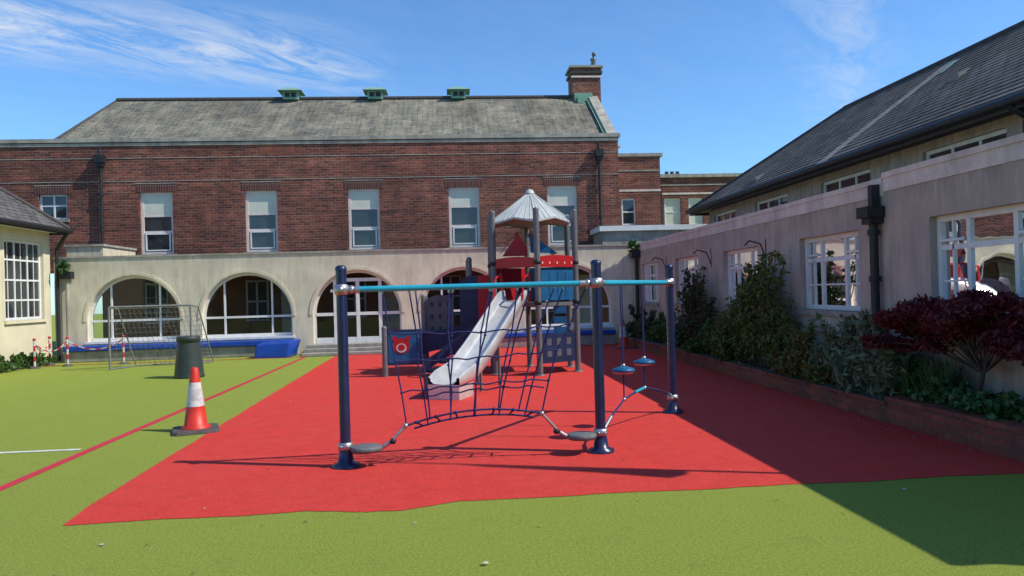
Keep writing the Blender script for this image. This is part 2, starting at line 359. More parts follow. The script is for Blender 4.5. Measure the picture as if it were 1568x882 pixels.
# ---------------------------------------------------------------- brick building
bb = empty('brick_building')
BY = 24.5; BT = 6.72
w = MB(); fr = MB(); gl = MB()
wins = [(-9.87+3.28*i, -9.87+3.28*i+1.02, 3.12, 5.12) for i in range(5)]
holes = wins + [(-12.95,-12.1,4.3,5.1)]
wall(w, 'y', BY, BY+.35, -24, 5.7, 2.6, BT, holes, 'brick')
w.box(5.35,5.7,BY+.35,31,2.6,BT,'brick')
w.box(-24,5.78,BY-.06,BY+.4,BT,BT+.12,'stone')
w.box(-24,5.72,BY-.03,BY+.0,BT-.12,BT-.03,'stone')
for z in (6.2, 5.46): w.box(-24,5.703,BY-.012,BY,z,z+.022,'stone')
w.box(-6.1,-5.0,BY-.008,BY,6.26,6.52,'planter_brick')
w.box(1.1,1.5,BY-.004,BY,5.22,5.36,'planter_brick')
for (a,b,z0,z1) in holes:
    w.box(a-.12,b+.12,BY-.006,BY,z1,z1+.26,'soldier')
    w.box(a-.12,b+.12,BY-.014,BY,z1+.26,z1+.285,'stone')
    w.box(a-.08,b+.08,BY-.05,BY+.1,z0-.09,z0,'concrete')
w.obj('brick_walls', bb)
random.seed(77)
for (a,b,z0,z1) in wins:
    n = BY+.09; hb = random.choice((.68,.68,.62,.72,.66))
    window(fr, gl, 'y', n, 1, a, b, z0, z1, [], [.36,hb], .085, .07, 'offwhite', 'darkglass', .07)
    fr.box(a+.085,b-.085,n+.015,n+.03,z0+(z1-z0)*hb+.036,z1-.086,'blind')
    fr.box(a+.16,b-.16,n-.012,n+.02,z0+.11,z0+.15,'white'); fr.box(a+.16,b-.16,n-.012,n+.02,z0+.64,z0+.68,'white')
    for x in (a+.12,b-.16): fr.box(x,x+.04,n-.012,n+.02,z0+.11,z0+.68,'white')
window(fr, gl, 'y', BY+.09, 1, -12.95,-12.1,4.3,5.1, [.5], [.55], .06, .05, 'white', 'darkglass')
fr.obj('window_frames', bb); gl.obj('window_glass', bb)
rf = MB()
EY, RY, RZ = 24.95, 28.5, 9.1; X0, X1 = -12.2, 5.45
rf.face([(X0-.7,EY,6.72),(X1,EY,6.72),(X1,RY,RZ),(X0,RY,RZ)],'slate_back')
rf.face([(X0-.7,32,6.72),(X0,RY,RZ),(X1,RY,RZ),(X1,32,6.72)],'slate_back')
rf.face([(X0-.7,EY,6.6),(X0,RY,RZ-.03),(X0-.7,32,6.6)],'slate_back')
rf.cyl((X0,RY,RZ+.02),(X1,RY,RZ+.02),.09,'ridge',n=8)
rf.cyl((X0-.7,EY,6.74),(X0,RY,RZ),.05,'ridge',n=6)
vs = [(5.45,EY-.1,6.85),(5.8,EY-.1,6.85),(5.8,RY+.2,RZ+.32),(5.45,RY+.2,RZ+.32),(5.45,EY-.1,6.6),(5.8,EY-.1,6.6),(5.8,RY+.2,6.6),(5.45,RY+.2,6.6)]
rf.mesh(vs,[(0,1,2,3),(4,5,1,0),(5,6,2,1),(7,4,0,3),(6,7,3,2)],'stone')
rf.mesh([(5.36,EY+.1,6.9),(5.448,EY+.1,6.9),(5.448,RY,RZ+.1),(5.36,RY,RZ+.1)],[(0,1,2,3)],'copper')
rf.obj('slate_roof', bb)
c = MB()
c.box(4.85,5.95,28.2,29.2,8.6,9.95,'brick'); c.box(4.78,6.02,28.13,29.27,9.95,10.05,'fascia'); c.box(4.85,5.95,28.2,29.2,10.05,10.18,'brick'); c.box(4.75,6.05,28.1,29.3,10.18,10.26,'stone')
c.box(4.80,6.00,28.15,28.2,9.80,9.86,'offwhite')
c.box(4.9,5.6,28.1,28.198,8.85,9.18,'copper'); c.box(5.0,5.25,27.95,28.1,8.75,9.0,'copper')
c.revolve((5.75,28.5,10.26),[(.11,0),(.09,.25),(.12,.3),(.12,.36),(.0,.36)],'postgrey'); c.cyl((5.75,28.5,10.5),(5.75,28.5,10.8),.03,'black'); c.sphere((5.78,28.5,10.8),.09,'postgrey')
c.obj('chimney', bb)
v = MB()
for x in (-5.84,-2.7,.45):
    v.box(x-.28,x+.28,28.25,28.75,9.05,9.35,'copper')
    v.box(x-.2,x-.03,28.235,28.249,9.14,9.3,'black'); v.box(x+.03,x+.2,28.235,28.249,9.14,9.3,'black')
    a = .44
    v.mesh([(x-a,28.05,9.35),(x+a,28.05,9.35),(x+a,28.95,9.35),(x-a,28.95,9.35),(x-.2,28.5,9.56),(x+.2,28.5,9.56)],[(0,1,5,4),(1,2,5),(2,3,4,5),(3,0,4),(3,2,1,0)],'copper')
v.obj('copper_roof_vents', bb)
d = MB()
for x in (-11.0, 5.03):
    d.cyl((x,BY-.09,2.9 if x>0 else 3.3),(x,BY-.09,6.1),.05,'black'); d.box(x-.14,x+.14,BY-.25,BY-.02,6.05,6.28,'black'); d.box(x-.1,x+.1,BY-.2,BY-.02,5.93,6.05,'black')
    d.cyl((x,BY-.1,6.28),(x-.02,BY-.1,6.5),.05,'black')
    for z in (4,5,5.8): d.cyl((x,BY-.09,z),(x,BY-.09,z+.06),.07,'black')
d.obj('drainpipes', bb)
e = MB(); fr = MB(); gl = MB()
wall(e,'y',27,27.3,5.7,7.85,2.9,6.5,[(6.35,6.9,3.95,4.96)],'brick'); e.box(7.55,7.85,27.3,32,2.9,6.5,'brick')
e.box(5.7,7.95,26.94,27.4,6.5,6.62,'stone'); e.box(5.7,7.853,26.985,27,5.2,5.28,'coping'); e.box(5.7,7.853,26.985,27,5.95,6.0,'stone')
window(fr,gl,'y',27.08,1,6.35,6.9,3.95,4.96,[],[.5],.07,.05,'white','darkglass'); e.box(6.3,6.95,26.95,27.08,3.87,3.95,'concrete')
e.box(5.9,6.5,28,28.6,6.6,7.05,'white'); e.box(5.8,6.6,27.9,28.7,7.05,7.12,'coping')
wall(e,'y',32,32.3,7.85,16,2.9,6.45,[(9.45,10.2,4.33,5.55),(10.55,11.2,4.33,5.55)],'brick')
e.box(7.85,16,31.9,32.4,6.45,6.6,'stone'); e.box(7.85,16,31.98,32,5.7,5.78,'coping'); e.box(7.85,16,31.98,32,6.1,6.15,'stone')
for a,b in ((9.45,10.2),(10.55,11.2)): window(fr,gl,'y',32.08,1,a,b,4.33,5.55,[],[.5],.07,.05,'white','blind')
for x in (9.9,10.15,10.4): e.cyl((x,33,6.5),(x,33,6.88),.09,'panelgrey')
e.cyl((9.3,31.93,3),(9.3,31.93,6.1),.05,'black')
e.obj('rear_extension', bb); fr.obj('rear_window_frames', bb); gl.obj('rear_window_glass', bb)

# ---------------------------------------------------------------- right wing
rw = empty('rendered_school_wing')
w = MB(); fr = MB(); gl = MB()
WX = 5.5
wn = [(6.4,8.1,1.2,2.33),(9.6,11.3,1.2,2.31),(12.9,14.6,1.2,2.3),(16.15,17.85,1.2,2.3),(19.4,21.1,1.2,2.3)]
wall(w,'x',WX,WX+.28,3.1,8.98,0,2.91,[wn[0]],'stucco'); wall(w,'x',WX,WX+.28,8.98,21.5,0,2.85,wn[1:],'stucco')
w.box(WX+.28,8,3.1,3.35,0,2.91,'stucco')
w.box(WX-.025,WX+.33,3.05,8.98,2.91,2.98,'coping'); w.box(WX-.025,WX+.33,8.983,21.5,2.85,2.92,'coping')
w.box(WX-.012,WX,3.1,8.97,2.74,2.91,'coping'); w.box(WX-.012,WX,8.985,21.5,2.69,2.85,'coping')
w.face([(WX+.33,3.1,2.7),(7.6,3.1,2.75),(7.6,26,2.75),(WX+.33,26,2.7)],'roofing')
for k,(a,b,z0,z1) in enumerate(wn):
    w.box(WX-.05,WX+.1,a-.06,b+.06,z0-.08,z0,'concrete')
    window(fr,gl,'x',WX+.09,1,a,b,z0,z1,[.3,.7],[.68],.07,.06)
    for f0,f1 in ((0,.3),(.7,1)):
        y0 = a+(b-a)*f0+.05; y1 = a+(b-a)*f1-.05
        fr.box(WX+.075,WX+.09,y0,y1,z0+.745*(z1-z0)-.01,z0+.745*(z1-z0)+.02,'white')
        fr.box(WX+.1,WX+.14,(y0+y1)/2-.012,(y0+y1)/2+.012,z0+.07,z1-.07,'white')
        fr.box(WX+.105,WX+.135,y0,y1,z0+.33*(z1-z0),z0+.33*(z1-z0)+.024,'white')
    if k==1: fr.box(WX+.105,WX+.135,a+.55,b-.55,z0+.33*(z1-z0),z0+.33*(z1-z0)+.024,'white')
cl = [(6.2,8.0,3.3,3.66),(9.5,11.3,3.3,3.66),(12.8,14.6,3.3,3.66),(16.1,17.9,3.3,3.66),(19.2,20.8,3.3,3.66)]
wall(w,'x',7.6,7.85,3.3,21.2,2.6,3.82,cl,'stucco'); w.box(7.85,13,21.0,21.2,2.6,3.82,'stucco'); w.box(7.85,13,3.3,3.5,0,3.82,'stucco')
for a,b,z0,z1 in cl:
    window(fr,gl,'x',7.66,1,a,b,z0,z1,[.33,.66],[],.06,.05,'white','darkglass')
    w.box(7.56,7.6,a-.04,b+.04,z0-.06,z0,'coping')
w.obj('stucco_walls', rw); fr.obj('window_frames', rw); gl.obj('window_glass', rw)
r = MB()
ex, ez, rx, rz = 7.2, 3.9, 10.4, 6.17; yf, yr = 21.75, 18.6
r.face([(ex,2.9,ez),(ex,yf,ez),(rx,yr,rz),(rx,2.9,rz)],'slate_right')
r.face([(13.6,2.9,ez),(rx,2.9,rz),(rx,yr,rz),(13.6,yf,ez)],'slate_right')
r.face([(ex,yf,ez),(13.6,yf,ez),(rx,yr,rz)],'slate_right')
r.face([(ex,2.9,ez),(rx,2.9,rz),(13.6,2.9,ez)],'stucco')
r.cyl((rx,2.9,rz),(rx,yr,rz),.07,'ridge',n=8); r.cyl((rx,yr,rz),(ex,yf,ez+.02),.055,'ridge',n=8)
sl = (rz-ez)/(rx-ex)
def rp(x, y, dz=.012): return (x, y, ez+(x-ex)*sl+dz)
r.face([rp(7.25,13.7,.018),rp(7.25,14.15,.018),rp(10.1,14.2,.018),rp(10.1,13.85,.018)],'slate_worn')
r.face([rp(9.6,13.6,.024),rp(9.6,13.75,.024),rp(10.0,13.85,.024),rp(10.0,13.6,.024)],'copper')
for (x,y) in ((8.9,12.2),(7.6,17.8)):
    r.mesh([rp(x,y,.0),rp(x,y+.26,.0),rp(x+.22,y+.26,.0),rp(x+.22,y,.0),rp(x,y,.1),rp(x,y+.26,.1),rp(x+.22,y+.26,.03),rp(x+.22,y,.03)],[(4,5,6,7),(0,1,5,4),(0,4,7,3),(1,2,6,5)],'lead')
for k in range(1,24):
    x = ex+(rx-ex)*k/24; yb1 = yf-(x-ex)*(yf-yr)/(rx-ex)
    r.mesh([rp(x,2.95,.0),rp(x,yb1-.05,.0),rp(x,yb1-.05,.014),rp(x,2.95,.014),rp(x+.12,2.95,.001),rp(x+.12,yb1-.1,.001)],[(0,1,2,3),(3,2,5,4)],'slate_right')
r.box(ex,7.6,2.9,yf,ez-.10,ez-.07,'fascia'); r.box(ex-.02,ex+.02,2.9,yf,ez-.16,ez-.02,'fascia')
r.box(ex,13.6,yf-.02,yf+.02,ez-.16,ez-.02,'fascia'); r.face([(ex,21.2,ez-.085),(13.6,21.2,ez-.085),(13.6,yf,ez-.085),(ex,yf,ez-.085)],'fascia')
r.cyl((ex-.07,2.9,ez-.05),(ex-.07,yf,ez-.05),.065,'black',n=10)
r.obj('slate_roof', rw)
d = MB()
d.cyl((WX-.09,9.08,.25),(WX-.09,9.08,2.42),.055,'black'); d.box(WX-.24,WX-.01,8.95,9.21,2.42,2.56,'black'); d.box(WX-.19,WX-.01,8.98,9.18,2.34,2.42,'black'); d.box(WX-.13,WX-.03,9.03,9.12,2.56,2.84,'black')
d.cyl((7.1,8.9,3.84),(7.45,8.75,3.55),.05,'black'); d.box(7.3,7.55,8.6,8.85,3.4,3.6,'black')
d.cyl((WX-.09,21.3,.25),(WX-.09,21.3,2.5),.055,'black'); d.box(WX-.26,WX-.01,21.15,21.45,2.5,2.72,'black')
for z in (.9,1.6,2.2): d.cyl((WX-.09,9.08,z),(WX-.09,9.08,z+.07),.075,'black')
for y in (15.3,12.55,18.6):
    d.tube([(WX,y,2.05),(WX-.1,y,2.32),(WX-.3,y,2.38),(WX-.38,y,2.3)],.012,'black'); d.cyl((WX,y,2.0),(WX,y,2.4),.012,'black')
d.box(WX-.012,WX,15.25,15.45,.75,.95,'lead')
d.obj('drainpipes_and_brackets', rw)
i = MB()
i.face([(7.4,3.4,0),(7.4,21.4,0),(7.4,21.4,2.7),(7.4,3.4,2.7)],'inter'); i.face([(5.8,3.4,.4),(7.4,3.4,.4),(7.4,21.4,.4),(5.8,21.4,.4)],'inter')
cols = ['panelred','yellow','bluemat','green','white','panelred','bluemat','white','offwhite']
random.seed(5)
for (a,b,z0,z1) in wn:
    y = a-.1
    while y < b:
        wd = random.uniform(.15,.5); z = random.uniform(.9,1.5); h = random.uniform(.2,.7)
        i.box(6.1+random.uniform(0,.7),6.85,y,y+wd,z,z+h,random.choice(cols)); y += wd+random.uniform(.05,.35)
    i.box(5.9,6.0,a,a+.16,1.2,2.3,'offwhite')
i.obj('classroom_interior', rw)

# flagpole fixed beside the wing, with a furled flag (its shadow crosses the red surface)
fp = MB(); FX, FY = 5.62, 5.12
fp.cyl((FX,FY,2.98),(FX,FY,7.0),.03,'white',.018,10); fp.sphere((FX,FY,7.02),.05,'chrome'); fp.revolve((FX,FY,2.98),[(.09,0),(.09,.03),(.04,.06),(.03,.2)],'chrome',14)
prf=[(6.1,.0),(5.8,.06),(5.3,.10),(4.8,.15),(4.4,.22),(4.15,.26),(4.0,.14),(3.95,.02)]
for j,((z0,w0),(z1,w1)) in enumerate(zip(prf[:-1],prf[1:])):
    for q in range(4):
        def fpt(z,w_,u): return (FX+.03*math.sin(u*9+z*2)*w_*4, FY-.025-w_*u, z)
        fp.face([fpt(z0,w0,q/4),fpt(z0,w0,(q+1)/4),fpt(z1,w1,(q+1)/4),fpt(z1,w1,q/4)],'green',True)
fp.obj('flagpole')

# ---------------------------------------------------------------- left house
lh = empty('cream_rendered_house')
w = MB(); fr = MB(); gl = MB(); LX = -11.0
wall(w,'x',LX-.28,LX,12,21.3,0,3.6,[(13.5,16,1.23,3.25),(19.2,20.95,1.23,3.28)],'cream_bright'); w.box(-17,LX-.28,21.05,21.3,0,3.6,'cream_bright')
w.box(LX,LX+.03,12,21.3,0,.12,'concrete')
for a,b,z0,z1 in ((13.5,16,1.23,3.25),(19.2,20.95,1.23,3.28)):
    window(fr,gl,'x',LX-.07,-1,a,b,z0,z1,[.33,.66],[.25,.5,.75],.07,.045,'white','darkglass')
    for f in (.165,.495,.83):
        c = a+(b-a)*f; fr.box(LX-.12,LX-.085,c-.01,c+.01,z0+.07,z1-.07,'white')
    w.box(LX-.07,LX+.06,a-.06,b+.06,z0-.08,z0,'cream_bright')
    w.box(LX,LX+.012,a-.1,a,z0,z1+.1,'cream_bright'); w.box(LX,LX+.012,b,b+.1,z0,z1+.1,'cream_bright')
w.obj('walls', lh); fr.obj('window_frames', lh); gl.obj('window_glass', lh)
r = MB(); ex,ez=-10.55,3.68; rx=-13.6; rz=ez+.85*3.05; yf=21.45; yr=yf-3.05
r.face([(ex,11.5,ez),(ex,yf,ez),(rx,yr,rz),(rx,11.5,rz)],'slate_right')
r.face([(-16.65,11.5,ez),(rx,11.5,rz),(rx,yr,rz),(-16.65,yf,ez)],'slate_right'); r.face([(ex,yf,ez),(-16.65,yf,ez),(rx,yr,rz)],'slate_right')
r.cyl((ex,yf,ez+.02),(rx,yr,rz),.06,'ridge'); r.box(LX,ex,11.5,yf,ez-.1,ez-.06,'white'); r.box(ex-.02,ex+.02,11.5,yf,ez-.15,ez-.01,'fascia'); r.cyl((ex+.06,11.5,ez-.06),(ex+.06,yf,ez-.06),.06,'black')
r.box(-16,ex,yf-.02,yf+.02,ez-.15,ez-.01,'fascia')
r.obj('slate_roof', lh)
d = MB(); d.cyl((-10.85,21.36,.05),(-10.85,21.36,3.1),.05,'black'); d.tube([(-10.85,21.36,3.1),(-10.6,21.3,3.45),(-10.5,21.3,3.6)],.05,'black',10); d.box(-10.75,-10.45,21.25,21.47,2.3,2.5,'black'); d.cyl((-10.6,21.38,.05),(-10.6,21.38,2.3),.05,'stone')
d.obj('drainpipes', lh)

# building behind the viewpoint (closes the courtyard; seen only in reflections)
sb = empty('school_building'); w = MB(); fr = MB(); gl = MB()
hs = [(-14+3*i,-12.2+3*i,1.0,2.4) for i in range(9)]
wall(w,'y',-14.3,-14,-18,14,0,4.2,hs,'brick'); w.box(-18.3,14.3,-14.4,-13.95,4.2,4.35,'coping')
for a,b,z0,z1 in hs: window(fr,gl,'y',-14.08,-1,a,b,z0,z1,[.33,.66],[.6],.07,.05,'white','darkglass')
w.obj('walls',sb); fr.obj('window_frames',sb); gl.obj('window_glass',sb)

# ---------------------------------------------------------------- planter
p = MB()
p.box(4.86,5.06,3.2,8.0,.0,.25,'planter_brick'); p.box(4.85,5.08,3.2,8.01,.25,.30,'planter_brick')
p.box(4.88,5.06,8.0,21.45,0,.20,'planter_brick'); p.box(4.86,5.08,8.03,21.45,.20,.235,'planter_brick')
p.obj('brick_planter', None, .006)
p = MB(); nY = 60
vs = []
for j in range(nY+1):
    y = 3.2+(21.45-3.2)*j/nY
    for x in (5.06,5.2,5.35,5.5): vs.append((x,y,.17+random.uniform(-.03,.05)))
p.mesh(vs,[(4*j+k,4*j+k+1,4*j+k+5,4*j+k+4) for j in range(nY) for k in range(3)],'soil'); p.obj('soil')

# ---------------------------------------------------------------- vegetation
def leaves(mb, c, r, n, size, k, shell=.5, asp=1.6, up=.3):
    for _ in range(n):
        while True:
            q = Vector((random.gauss(0,1),random.gauss(0,1),random.gauss(0,1)))
            if q.length > .01: break
        q.normalize(); q *= (random.random()**(shell)) * random.uniform(.8,1.15)
        P = Vector((c[0]+q.x*r[0], c[1]+q.y*r[1], c[2]+q.z*r[2]))
        s = size*random.uniform(.6,1.3)
        a = Vector((random.gauss(0,1),random.gauss(0,1),random.gauss(up,1))).normalized()
        b = a.orthogonal().normalized(); b = (Matrix.Rotation(random.uniform(0,6.28),3,a) @ b)
        cc = a.cross(b)
        mb.face([P-a*s*asp*.5, P+b*s*.5+cc*s*.1, P+a*s*asp*.5, P-b*s*.5+cc*s*.1], k)
def shrub(name, y0, y1, zt, n, size, k, zb=.2, x=5.22, rx=.27, clumps=10, stems=8, asp=1.6, seed=1, dome=1.1):
    random.seed(seed); mb = MB()
    L = y1-y0; cy = (y0+y1)/2
    for j in range(clumps):
        f = random.uniform(-.45,.45); h = (zt-zb)*(1-abs(f)*dome)*random.uniform(.6,1)
        yc = cy+f*L; zc = zb+h*random.uniform(.3,.88); rr = random.uniform(.16,.3)
        leaves(mb,(x+random.uniform(-.12,.08),yc,zc),(rx*random.uniform(.6,1),rr*L*.55+.05,rr*(zt-zb)*.8+.05),n//clumps,size,k,asp=asp)
    for j in range(stems):
        yb = cy+random.uniform(-.25,.25)*L; yt = yb+random.uniform(-.3,.3)*L; z = zb+(zt-zb)*random.uniform(.7,1.1)
        pts = [(x,yb,zb-.05),(x+random.uniform(-.1,.05),(yb+yt)/2+random.uniform(-.05,.05),(zb+z)/2),(x+random.uniform(-.2,.1),yt,z)]
        mb.tube(pts,.008,'bark',5)
        for q_ in range(3):
            t=.6+.2*q_; pp=tuple(pts[1][m_]+(pts[2][m_]-pts[1][m_])*t for m_ in range(3))
            leaves(mb,pp,(.08,.09,.09),14,size,k,asp=asp)
    return mb.obj(name)
shrub('evergreen_shrub',10.9,13.5,1.9,8500,.045,'l_olive',clumps=26,stems=26,x=5.12,rx=.36,asp=2.4,seed=2,dome=1.0)
shrub('climbing_rose_shrub',14.2,16.6,1.8,2300,.055,'l_dark',clumps=18,stems=26,seed=3)
shrub('low_green_shrub',16.2,19.2,.95,2600,.06,'l_green',clumps=12,seed=4)
shrub('low_green_shrub',13.2,15.2,.85,2400,.06,'l_green',clumps=10,seed=5,x=5.1)
shrub('low_green_shrub',19.0,21.2,1.0,1600,.07,'l_dark',clumps=9,seed=6)
shrub('red_flowering_shrub',9.6,11.3,1.1,4600,.042,'l_flower',clumps=16,stems=14,x=5.08,rx=.3,seed=7,dome=.9)
shrub('pale_leaved_shrub',8.1,9.9,1.15,4200,.048,'l_pale',clumps=17,stems=22,x=5.15,rx=.3,asp=2.8,seed=8,dome=.9)
shrub('ivy_ground_cover',5.2,7.9,.5,4200,.065,'l_ivy',clumps=26,stems=6,x=5.22,asp=1.2,seed=9,dome=.6)
random.seed(11)
gb = MB()
for j in range(190):
    y = random.uniform(7.35,8.3); x = random.uniform(5.1,5.35); h = random.uniform(.3,.62); dx = random.uniform(-.28,.12); dy = random.uniform(-.3,.3); ww=.012
    pts = [(x,y,.18),(x+dx*.3,y+dy*.3,.18+h*.6),(x+dx*.7,y+dy*.7,.18+h*.95),(x+dx*1.2,y+dy*1.2,.18+h*.85)]
    for a,b,wa,wb in ((pts[0],pts[1],ww,ww),(pts[1],pts[2],ww,ww*.7),(pts[2],pts[3],ww*.7,.001)):
        gb.face([(a[0],a[1]-wa,a[2]),(a[0],a[1]+wa,a[2]),(b[0],b[1]+wb,b[2]),(b[0],b[1]-wb,b[2])],'l_ivy')
gb.obj('strap_leaved_plant')
random.seed(21); mp = MB(); base = Vector((5.2,6.95,.18))
trunk = [base, base+Vector((-.02,.02,.25)), base+Vector((.01,-.03,.48)), base+Vector((-.02,.03,.68))]
for a,b,ra,rb in zip(trunk[:-1],trunk[1:],(.032,.026,.022),(.026,.022,.018)): mp.cyl(a,b,ra,'bark',rb,8)
for j in range(40):
    t = random.choice(trunk[2:]); yy = -1.0+2.4*(j+random.random())/40; q = Vector((5.05+random.uniform(-.36,.3), 6.95+yy, 1.42-.22*abs(yy)**1.4+random.uniform(-.38,.08)))
    mid = (t+q)/2+Vector((0,0,.12)); mp.cyl(t,mid,.012,'bark',.008,6); mp.cyl(mid,q,.008,'bark',.003,5)
    leaves(mp,q,(.17,.22,.085),300,.028,'l_maple',asp=2.8,up=-.2)
    leaves(mp,mid,(.12,.2,.07),70,.028,'l_maple',asp=2.8,up=-.2)
mp.obj('japanese_maple_tree')
shrub('wall_weeds',18.2,20.9,.42,350,.09,'l_green',zb=.0,x=-10.75,rx=.15,clumps=7,stems=4,seed=14)
pt = MB(); random.seed(15); leaves(pt,(-10.62,21.25,2.62),(.16,.12,.2),160,.08,'l_ivy'); leaves(pt,(5.3,21.2,2.85),(.16,.12,.2),120,.08,'l_ivy'); pt.obj('gutter_weeds')

# ---------------------------------------------------------------- rope climbing frame
cf = empty('rope_climbing_frame')
PL, PR, PB = Vector((-1.036,7.06,0)), Vector((1.42,7.2,0)), Vector((2.77,9.26,0))
f = MB()
H = 1.86; BZ = 1.665
for P in (PL,PR,PB):
    f.revolve(P,[(.13,.004),(.13,.03),(.075,.05),(.06,.16),(.06,.165)],'navy',20)
    f.cyl(P+Vector((0,0,.0)),P+Vector((0,0,H)),.050,'navy',n=18); f.revolve(P+Vector((0,0,H-.015)),[(.054,0),(.054,.03),(.03,.05),(.0,.052)],'navy',18)
    f.revolve(P+Vector((0,0,.17)),[(.054,-.01),(.068,.0),(.072,.03),(.068,.055),(.054,.065)],'chrome',18)
    f.revolve(P+Vector((0,0,BZ)),[(.051,-.05),(.064,-.04),(.070,0),(.064,.04),(.051,.05)],'chrome',18)
    for s in (-.03,.03): f.sphere(P+Vector((s,-.066,.20)),.012,'chrome')
f.obj('posts_and_clamps', cf)
b = MB()
def up(P,z): return Vector((P.x,P.y,z))
for A,B in ((PL,PR),(PR,PB)):
    dv = (B-A).normalized(); b.cyl(up(A,BZ)+dv*.06,up(B,BZ)-dv*.06,.028,'turq',n=16)
    for P,s in ((A,1),(B,-1)): b.sphere(up(P,BZ)+dv*.09*s,.04,'chrome'); b.cyl(up(P,BZ)+dv*.07*s,up(P,BZ)+dv*.17*s,.033,'chrome')
b.sphere(up(PL,BZ)+Vector((0,-.06,0)),.04,'chrome'); b.sphere(up(PR,BZ)+Vector((-.02,-.06,0)),.04,'chrome'); b.sphere(up(PB,BZ)+Vector((-.02,-.06,0)),.04,'chrome')
b.obj('top_beam', cf)
n = MB(); rr = .0078
def yb(x): return 7.06+(x+1.036)*.057
def sagpt(x0,x1,z0,z1,s,t,yo=0):
    x=x0+(x1-x0)*t; return Vector((x,yb(x)+yo,z0+(z1-z0)*t - s*4*t*(1-t)))
rows = [(-.66,1.32,1.64,1.64,0,0),(-.60,1.14,1.24,1.27,.03,.25),(-.55,1.0,.98,1.02,.02,.5),(-.50,.91,.68,.74,-.02,.75),(-.46,.83,.37,.42,-.09,1)]
rowsb = [(-.56,1.28,1.64,1.64,0,0),(-.53,1.10,1.20,1.22,.02,.25),(-.49,.98,.90,.94,.0,.55),(-.44,.88,.60,.66,-.03,.8),(-.40,.78,.31,.36,-.07,1)]
random.seed(3)
for rws,yo,NV,rws_rows in ((rows,-.07,7,(1,2,3,4)),(rowsb,.10,5,(3,4))):
    for ri in rws_rows:
        x0,x1,z0,z1,s,fy = rws[ri]
        pts = [sagpt(x0,x1,z0,z1,s,t_/16,yo*fy)+Vector((0,0,(0 if ri==4 else .012*math.sin(t_*1.9+ri*2)))) for t_ in range(17)]
        n.tube(pts, rr*(1.35 if ri==4 else 1), 'navyrope')
    for v_ in range(NV):
        pts=[]
        for ri,(x0,x1,z0,z1,s,fy) in enumerate(rws):
            t = (v_+(.5 if NV==5 else 0))/(NV-1 if NV==7 else NV); t2 = t+( random.uniform(-.018,.018) if 0<t<1 else 0)
            pts.append(sagpt(x0,x1,z0,z1,s,t2,yo*fy))
        n.tube(pts, rr, 'navyrope')
        for p_ in pts[1:]: n.sphere(p_,.014,'navyrope')
        n.cyl(pts[0]-Vector((0,0,.03)),pts[0]+Vector((0,0,.0)),.012,'chrome')
for s0 in range(7):
    t=(s0+.5)/7; a=sagpt(-.46,.83,.37,.42,-.09,t,-.07); c=sagpt(-.40,.78,.31,.36,-.07,t,.10); n.cyl(a,c,rr*1.2,'navyrope',n=6); n.sphere(a,.018,'navyrope')
def foot(P, dirx, px, pz):
    A=Vector((px,yb(px)-.07,pz))
    pad=P+Vector((.20*dirx,-.06,.17)); bl=P+Vector((.45*dirx,-.08,.24))
    n.cyl(A,bl+Vector((0,0,.02)),.014,'chrome'); n.sphere(bl,.03,'black'); n.sphere(A,.026,'chrome')
    n.cyl(bl,pad+Vector((.12*dirx,0,-.01)),.014,'navyrope'); n.cyl(P+Vector((0,0,.17)),pad,.022,'navy')
    n.cyl(bl+Vector((-.03*dirx,0,-.01)),pad+Vector((.13*dirx,0,0)),.02,'chrome')
    n.revolve(pad,[(.0,-.02),(.13,-.02),(.15,.0),(.145,.025),(.13,.035),(.0,.035)],'padgrey',24,1,.9)
foot(PL,1,-.47,.37); foot(PR,-1,.83,.42)
n.obj('climbing_net', cf)
dd = MB(); dv=(PB-PR)
for t,z in ((.28,.73),(.56,.75)):
    P=PR+dv*t
    top=up(P,BZ-.03)
    for s in (-1,1):
        dd.tube([top+dv.normalized()*.03*s, up(P,z+.05)+dv.normalized()*.012*s],.006,'navyrope')
    dd.revolve(up(P,z),[(.0,-.05),(.05,-.045),(.115,-.012),(.125,.0),(.115,.018),(.03,.045),(.0,.045)],'panelblue',22); dd.sphere(up(P,z+.05),.025,'chrome')
    dd.revolve(up(P,z-.012),[(.10,-.02),(.117,-.004),(.126,.002)],'chrome',22)
    low=up(P,.42 if t<.4 else .46); dd.tube([up(P,z-.04),low],.008,'navyrope'); dd.sphere(low,.022,'chrome')
pts=[up(PR,.2)+dv.normalized()*.08, PR+dv*.12+Vector((0,0,.3)), PR+dv*.28+Vector((0,0,.42)), PR+dv*.42+Vector((0,0,.45)),PR+dv*.56+Vector((0,0,.46)),PR+dv*.78+Vector((0,0,.36)),up(PB,.24)-dv.normalized()*.08]
dd.tube(pts,.011,'navyrope',8); dd.cyl(pts[0],pts[1],.018,'chrome'); dd.cyl(pts[-1],pts[-1]*.8+pts[-2]*.2,.018,'chrome')
dd.cyl(pts[3],pts[4],.016,'turq')
dd.obj('disc_swings', cf)

